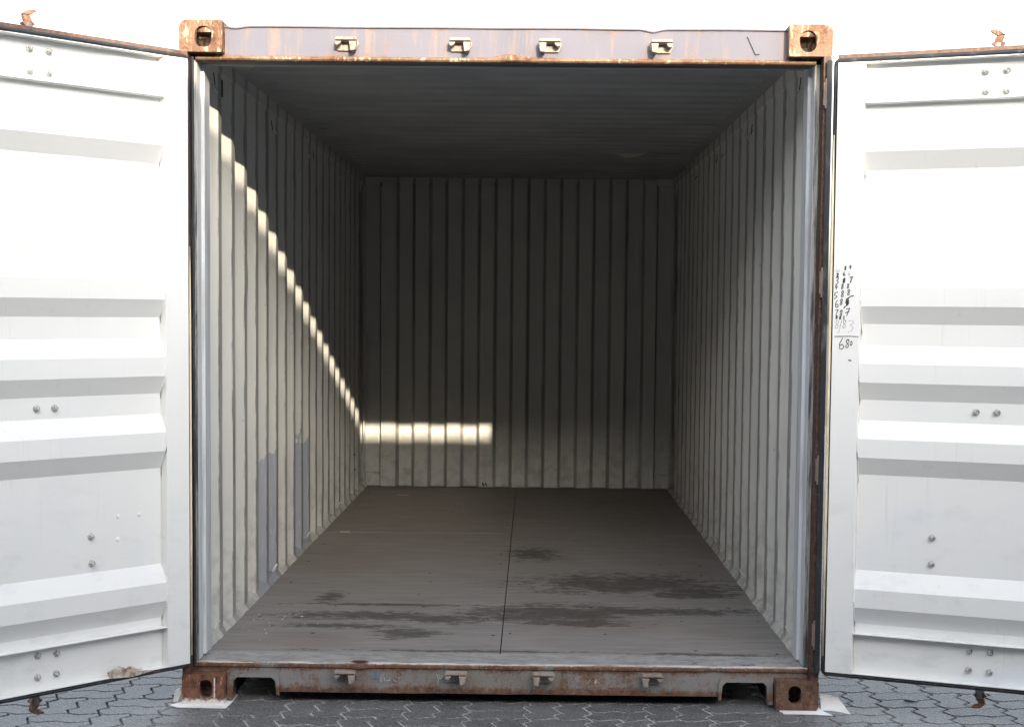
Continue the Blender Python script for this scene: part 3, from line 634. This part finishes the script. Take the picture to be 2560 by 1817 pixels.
# ------------------------------------------------------------------ doors
ZT, ZB = 2.444, .165
D = .036
bolt_mb = MB()
bolt_mb.tube([(0, 0, 0), (0, -.004, 0)], [.0125, .0120], 20); 
bolt_mb.tube([(0, -.0042, 0), (0, -.0125, 0)], [.0092, .0088], 6); bolt_mb.tube([(0, -.0127, 0), (0, -.021, 0)], [.0048, .0042], 10)
bolt_me = bolt_mb.mesh('bolt', BOLT)
def door(s, x, y, th, t0, bolts, hand):
    T1 = t0 + 1.12
    q = MB(); X = lambda t: s * t
    a, b = t0, t0 + .100; c0, c1 = T1 - .10, T1
    # stiles: closed boxes with rounded outer corners
    q.box(X(a), X(b), 0, .050, ZB, ZT); q.box(X(c0), X(c1), 0, .050, ZB, ZT)
    # top and bottom channels, open to the inside: flanges and web
    th_ = .0045
    q.box(X(b + .0003), X(c0 - .0003), .0006, .0467, ZT - th_, ZT - .0004); q.box(X(b + .0003), X(c0 - .0003), .0006, .0345, 2.2925, 2.2925 + th_)
    q.box(X(b + .0003), X(c0 - .0003), .047, .0502, 2.2925, ZT - .0004)
    q.box(X(b + .0003), X(c0 - .0003), .0006, .0345, ZB + .0004, ZB + th_); q.box(X(b + .0003), X(c0 - .0003), .0006, .0345, .3165, .3165 + th_)
    q.box(X(b + .0003), X(c0 - .0003), D - .001, .050, ZB + .0004, .3165 + th_)
    # folded panel
    pz = [(.3212, D)]
    for c in (.420, .985, 1.265, 1.548, 2.115):
        pz += [(c - .066, D), (c, .001), (c + .070, .001), (c + .138, D)]
    pz += [(2.2923, D)]
    n = len(pz); tx = [b + .0003 + (c0 - b - .0006) * i / 12 for i in range(13)]
    V = [(X(t), yy + .0022 * noise.noise(Vector((t * 3.1 * s, z * 2.3, 4))) * (1 if 0 < i < 12 else 0), z) for i, t in enumerate(tx) for z, yy in pz]
    F = [(i * n + k, (i + 1) * n + k, (i + 1) * n + k + 1, i * n + k + 1) for i in range(12) for k in range(n - 1)]
    o_ = len(V); V += [(vx, vy + .002, vz) for vx, vy, vz in V]; F += [tuple(r + o_ for r in f_)[::-1] for f_ in list(F)]
    q.add(V, F)
    d = part('door', q, [DOORW], root, .0035, False, (x, y, 0), (0, 0, -s * th))
    d['label'] = 'left door, standing half open towards the camera' if s < 0 else 'right door with handwritten numbers, folded almost flat'
    # outer frame flange behind
    q = MB(); e = .012
    q.box(X(t0 - .010), X(T1 + e), .0505, .064, ZB - .026, ZT + .038); q.box(X(t0 - .004), X(T1 + .006), .0335, .0503, ZT + .0004, ZT + .022)
    q.box(X(t0 - .004), X(T1 + .006), .0335, .0503, ZB - .0215, ZB - .0004)
    part('edge_flange', q, FRAME, d, .001)
    rw = random.Random(40 + s)
    for tb in (b + .0022, c0 - .0022):                    # weld where the folded sheet meets the stile
        q = MB(); path = []
        for (za, ya), (zb, yb_) in zip(pz, pz[1:]):
            for k in range(max(2, int((zb - za) / .02))):
                u = k / max(2, int((zb - za) / .02)); path.append((X(tb), ya + (yb_ - ya) * u - .0008, za + (zb - za) * u))
        q.tube(path, [rw.uniform(.0016, .0034) for _ in path], 6); part('weld_bead', q, [DOORW], d, 0, True)
    # gasket: retainer and bulb round the door
    q = MB(); go = .015
    loop = [(t0 - .012, ZB - .012), (T1 + .012, ZB - .012), (T1 + .012, ZT + .012), (t0 - .012, ZT + .012)]
    def rib(off, r, yy, mi=0):
        L_ = []
        x0_, x1_, z0_, z1_ = t0 - off, T1 + off, ZB - off, ZT + off; rr = .018
        for cx, cz, a0 in ((x0_ + rr, z0_ + rr, 180), (x1_ - rr, z0_ + rr, 270), (x1_ - rr, z1_ - rr, 0), (x0_ + rr, z1_ - rr, 90)):
            L_ += [(cx + rr * math.cos(math.radians(a0 + k * 22.5)), cz + rr * math.sin(math.radians(a0 + k * 22.5))) for k in range(5)]
        L_.append(L_[0]); q.tube([(X(t), yy, z) for t, z in L_], r, 8, mi, False)
    rib(.0085, .0050, .010); rib(.0140, .0055, .022); rib(.011, .0075, .030)
    part('gasket', q, RUB, d, 0, True)
    q = MB(); q.box(X(t0 - (.042 if s > 0 else .032)), X(t0 - .0225), .004, .017, ZB - .012, ZT + .012); part('gasket_retainer', q, RUB, d, .002)
    if s > 0:
        q = MB(); q.tube([(X(t0 - .0100), .003, z) for z in (ZB + .06, .6, 1.0, 1.5, 1.9, 2.18)], [.003, .0052, .0055, .0052, .005, .002], 8)
        part('gasket_lip', q, CREAM, d, 0, True, label='cream overspray along the hinge side of the gasket')
    else:
        q = MB(); q.tube([(X(t0 - .0100), .005, z) for z in (ZB + .03, .6, 1.0, 1.45, 1.75)], [.004, .0050, .0045, .004, .001], 8)
        part('gasket_lip', q, CREAM, d, 0, True, label='cream overspray along the hinge side of the gasket')
    for t, z in bolts:
        base = .0465 if z > 2.3 else D - .0005 if not any(c - .01 < z < c + .08 for c in (.420, .985, 1.265, 1.548, 2.115)) else .001
        link('bolt', bolt_me, d, (X(t), base, z), (0, random.uniform(0, 1), 0))
    # locking rods on the outer face, their cams above and below
    for t, vis in ((.585 if s < 0 else .604, True), (t0 + 1.02, True)):
        if not vis and s: pass
        q = MB(); q.tube([(X(t), .098, .10), (X(t), .098, 2.50)], .0165, 14); part('locking_rod', q, ROD, d, 0, True)
        for zc, up in ((2.498, 1), (.112, -1)):
            if not vis: continue
            q = MB(); f3 = lambda p, h: (X(t) + s * p[0] * 1.15, .098 + h, zc + up * p[1] * 1.08)
            q.prism([(-.021, .000), (-.004, -.014), (.008, -.014), (.022, .002), (.012, .008), (-.010, .009)], f3, -.013, .013)
            q.prism([(-.012, .0085), (.012, .0085), (.017, .022), (.016, .028), (-.003, .026), (-.010, .018)], f3, -.010, .010)
            q.prism([(.021, .028), (.016, .0285), (-.004, .0262), (-.026, .042), (-.020, .047), (.004, .043)], f3, -.014, .014)
            part('rod_cam', q, [KEEPR], d, .002)
        for zc in (.25, 1.162, 2.36):
            q = MB(); q.box(X(t - .045), X(t + .045), .0645, .070, zc - .03, zc + .03); q.box(X(t - .022), X(t + .022), .0705, .118, zc - .022, zc + .022)
            part('rod_bracket', q, ROD, d, .003)
    q = MB(); q.tube([(X(.39), .10, .64), (X(.55), .10, .64), (X(.585), .10, .64)], .010, 10); part('door_handle', q, ROD, d)
    return d
bl = [(.609, 2.405), (.536, 2.404), (.608, 2.328), (.534, 2.329), (.604, 1.162), (.533, 1.161), (.393, .690), (.390, .592), (.609, .289), (.535, .287), (.611, .212), (.537, .213)]
br = [(.566, 2.392), (.641, 2.394), (.568, 2.321), (.640, 2.321), (.568, 1.166), (.641, 1.167), (.424, .697), (.424, .599), (.567, .286), (.641, .287), (.566, .215), (.640, .214)]
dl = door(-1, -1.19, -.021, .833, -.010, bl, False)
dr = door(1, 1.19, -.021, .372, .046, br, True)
for t, z in ((.277, .752), (.188, .751), (.280, .668)):
    q = MB(); q.tube([(-t, D - .0005, z), (-t, D - .005, z)], [.009, .005], 8); part('bolt_stub', q, DOORW, dl)
# torn rusty flake at the foot of the left door
q = MB(); q.add([(-.340, .0005, .1660), (-.348, .004, .188), (-.325, -.001, .200), (-.300, .001, .206), (-.278, .003, .196), (-.262, -.002, .180), (-.190, 0, .172), (-.150, .001, .1655), (-.25, -.004, .158)], [tuple(range(9))])
me_ = q.v; q2 = MB(); q2.add([(a_[0], a_[1] - .0012, a_[2]) for a_ in me_] + [(a_[0], a_[1] + .0006, a_[2]) for a_ in me_], [tuple(range(9)), tuple(range(17, 8, -1))] + [(i, (i + 1) % 9, (i + 1) % 9 + 9, i + 9) for i in range(9)])
part('rust_flake', q2, rusty('flake_rust', (.6, .55, .47), .55, (), (.7, .66, .6), .4), dl)

# handwriting on the right door's hinge stile
G = {'0': [[(.5, 0), (.15, .3), (.15, .7), (.5, 1), (.85, .7), (.85, .3), (.5, 0)]], '1': [[(.5, 0), (.45, 1)]], '2': [[(.15, .25), (.4, 0), (.75, .15), (.7, .45), (.2, .95), (.55, .85), (.95, .95)]],
     '3': [[(.1, .05), (.6, 0), (.8, .2), (.35, .45), (.8, .6), (.7, .85), (.2, 1.05)]], '4': [[(.45, 0), (.1, .6), (.9, .55)], [(.7, .05), (.6, 1)]],
     '5': [[(.9, 0), (.2, .1)], [(.25, .15), (.15, .5), (.7, .55), (.8, .75), (.2, 1)]], '6': [[(.5, 0), (.15, .5), (.25, .95), (.65, 1), (.85, .75), (.55, .55), (.2, .7)]],
     '7': [[(.1, .1), (.85, 0), (.55, .5), (.4, 1)]], '8': [[(.7, .1), (.35, .05), (.2, .28), (.75, .65), (.7, .92), (.35, 1), (.2, .78), (.7, .35), (.75, .1), (.5, 0)]],
     '(': [[(.7, 0), (.3, .5), (.7, 1)]], ')': [[(.3, 0), (.7, .5), (.3, 1)]]}
def w3(px, py):                      # drawing coordinates on the stile -> door-local point
    sx, sy = 2060 + px / 5.8, 640 + py / 5.8
    return (.0485 + (sx - 2079 + (sy - 665) * .026) * .00148, -.0003, 1.697 - (sy - 665) * .001497)
def glyph(ch, cx, cy, h, wd=None):
    wd = wd or h * .62; rj = random.Random(int(cx * 7 + cy))
    return [[(cx + (p[0] - .5) * wd - (p[1] - .5) * h * .12 + rj.uniform(-1, 1), cy + (p[1] - .5) * h + rj.uniform(-1, 1)) for p in ln] for ln in G[ch]]
bold, mid, thin = [], [], []
for ch, cx, cy, h, L_ in (('8', 268, 178, 54, mid), ('4', 340, 165, 58, mid), ('1', 155, 214, 34, thin), ('(', 134, 214, 50, thin), (')', 178, 214, 50, thin), ('2', 155, 280, 52, bold), ('6', 252, 258, 56, mid), ('6', 325, 256, 58, thin),
                          ('3', 150, 362, 92, mid), ('8', 250, 355, 64, bold), ('8', 246, 358, 50, bold), ('7', 350, 345, 82, bold), ('4', 136, 450, 60, mid), ('8', 225, 440, 70, mid), ('8', 305, 435, 64, mid),
                          ('5', 130, 570, 96, mid), ('8', 225, 548, 92, mid), ('8', 315, 525, 82, mid), ('6', 145, 690, 104, mid), ('8', 207, 665, 84, mid), ('8', 292, 650, 76, bold), ('0', 288, 662, 54, bold), ('3', 300, 668, 66, bold),
                          ('7', 140, 818, 84, mid), ('8', 205, 822, 84, mid), ('7', 300, 808, 108, mid), ('8', 140, 885, 42, bold), ('8', 190, 892, 40, bold), ('3', 242, 892, 42, mid),
                          ('8', 145, 985, 122, thin), ('8', 252, 980, 116, thin), ('3', 350, 1010, 165, thin), ('6', 215, 1265, 158, mid), ('8', 295, 1262, 122, mid), ('0', 348, 1260, 62, mid)):
    L_.append(glyph(ch, cx, cy, h))
for l_ in ([(385, 575), (350, 580), (320, 600), (300, 618)], [(318, 672), (300, 705), (272, 722)], [(262, 728), (245, 752)], [(310, 1498), (345, 1508)]): bold.append([l_])
for l_ in ([(262, 822), (322, 800)], [(108, 1163), (200, 1160), (320, 1156), (455, 1160)]): mid.append([l_])
thin.append([[(216, 912), (192, 1010), (170, 1105)]])
for grp, w_, mt in ((bold, .0042, INK), (mid, .0028, INK), (thin, .0018, INKT)):
    for g_ in grp: strokes(g_, w_, w3, 'marker_stroke', mt, dr, (0, -1, 0))

# ------------------------------------------------------------------ loose things
def sheet(name, pts, z, label, cat, th=.0022, lift=None):
    n = len(pts); q = MB(); zf = lift or (lambda x, y: 0)
    q.add([(x, y, z + zf(x, y)) for x, y in pts] + [(x, y, z + th + zf(x, y)) for x, y in pts], [tuple(range(n))[::-1], tuple(range(n, 2 * n))] + [(i, (i + 1) % n, (i + 1) % n + n, i + n) for i in range(n)])
    o = part(name, q, PAPER, None); return tag(o, label, cat)
sheet('cardboard_sheet', [(-1.262, -.018), (-1.228, .03), (-1.225, .16), (-1.03, .16), (-1.036, -.010), (-1.040, -.052), (-1.12, -.050), (-1.225, -.048)], -.0004 + .0022, 'thin white cardboard pad under the left front corner block', 'cardboard', .003)['group'] = 'cardboard pads under the front corner blocks'
sheet('cardboard_sheet', [(1.07, -.012), (1.066, .12), (1.22, .12), (1.235, .010), (1.262, -.060), (1.19, -.048), (1.078, -.044), (1.082, -.030)], .0018, 'thin white cardboard pad with torn edges under the right front corner block', 'cardboard', .003)['group'] = 'cardboard pads under the front corner blocks'
q = MB(); V = []; F = []; N = 9                                  # curled strip standing beside the right block
for i in range(N):
    t = i / (N - 1); V += [(1.232 + .098 * t, .012 - .075 * t + .02 * math.sin(t * 3), .004 + .004 * t), (1.236 + .072 * t + .006 * math.sin(t * 5), .060 - .010 * t, .052 + .002 * math.sin(t * 6) - .006 * t * t)]
for i in range(N - 1): F.append((2 * i, 2 * i + 2, 2 * i + 3, 2 * i + 1))
o_ = len(V); V += [(a_[0], a_[1] + .003, a_[2] + .001) for a_ in V]; F += [tuple(r + o_ for r in f_)[::-1] for f_ in list(F)]
q.add(V, F); tag(part('cardboard_strip', q, PAPER, None, 0, True), 'curled white cardboard strip standing beside the right front corner block', 'cardboard')
q = MB(); q.prism([(-1.262, .004), (-1.240, .002), (-1.224, .045), (-1.236, .058), (-1.252, .050)], XZ, .03, .045); o = part('crumpled_scrap', q, PAPER, None, .002); crinkle(o.data, .006, 40, 2)
tag(o, 'small crumpled grey-white scrap leaning on the left front corner block', 'paper scrap')
for x_, y_, l_, a_, lb in ((-.83, 5.36, .085, .05, 'pale splinter lying on the floor near the far left corner'), (-1.02, 3.46, .060, .12, 'pale splinter on the floor beside the left wall ribs')):
    q = MB(); q.prism([(-l_ / 2, 0), (-l_ * .3, .006), (l_ * .35, .007), (l_ / 2, .001), (l_ * .2, -.004)], lambda p, h: (p[0], p[1], h), 0, .004)
    tag(part('splinter', q, WOOD, None, 0, False, (x_, y_, .1692), (0, 0, a_)), lb, 'splinter', 'splinters on the plywood floor')
q = MB(); rf = random.Random(11)
for i in range(34):
    x_ = rf.gauss(-.98, .07); y_ = rf.gauss(.78, .16); r_ = rf.uniform(.0012, .0042)
    if x_ < -1.14 or y_ < .25: continue
    q.prism([(x_ + r_ * math.cos(t) * rf.uniform(.7, 1.5), y_ + r_ * math.sin(t)) for t in [k * math.pi / 2.5 for k in range(5)]], lambda p, h: (p[0], p[1], h), .1684, .1694)
tag(part('paint_flakes', q, PAPER, None), 'white paint flakes scattered on the floor by the left wall', kind='stuff')
q = MB(); q.prism([(-.030, 0), (-.018, .012), (.012, .014), (.034, .002), (.018, -.010)], lambda p, h: (p[0], p[1], h), 0, .006)
o = part('stone_chip', q, PAV, None, .002, False, (1.615, .175, .001), (.0, .12, .1)); tag(o, 'flat grey stone chip on the pavers below the right door', 'stone chip')

# ------------------------------------------------------------------ the shed across the yard, behind the camera: it shades all but the top of the doors
sh = bpy.data.objects.new('warehouse', None); COL.objects.link(sh); sh.location = (0, -6.6, 0)
tag(sh, 'long low grey warehouse across the yard facing the open container', 'warehouse')
m = M('shed_cladding', .6); SHED = m.done(m.mix(m.ss(m.noise(1, 4, .6, m.mp((1, 1, .3))), .4, .7), (.10, .11, .12), (.075, .08, .085)))
EAVE = .550 + .307 * (5.95 + 6.56)
q = MB(); V = []; F = []; k = 0; n = 0; xx = -26
while xx < 30:
    V += [(xx, 0, 0), (xx, 0, EAVE - .13), (xx + .12, 0, 0), (xx + .12, 0, EAVE - .13), (xx + .15, -.04, 0), (xx + .15, -.04, EAVE - .13), (xx + .27, -.04, 0), (xx + .27, -.04, EAVE - .13)]; xx += .30
for i in range(0, len(V) - 2, 2): F.append((i, i + 2, i + 3, i + 1))
q.add([(a_, b_ - .002, c_) for a_, b_, c_ in V], F); part('cladding', q, SHED, sh)
q = MB(); q.box(-26.1, 30.1, -.10, .04, EAVE - .14, EAVE); part('gutter', q, OUT, sh)
q = MB(); q.box(-26, 30, -14, -.11, EAVE - .3, EAVE - .05); part('roof', q, OUT, sh)
q = MB(); q.box(-26, -25.9, -14, -.05, 0, EAVE - .31); q.box(29.9, 30, -14, -.05, 0, EAVE - .31); q.box(-26, 30, -14.1, -14.001, 0, EAVE - .31); part('wall', q, SHED, sh)
for x_ in (-16, -6, 4, 14):
    q = MB()
    for i in range(24): q.box(x_, x_ + 3.6, .005, .03 + .01 * (i % 2), .02 + i * .16, .02 + i * .16 + .155)
    part('roller_shutter', q, SHED, sh)
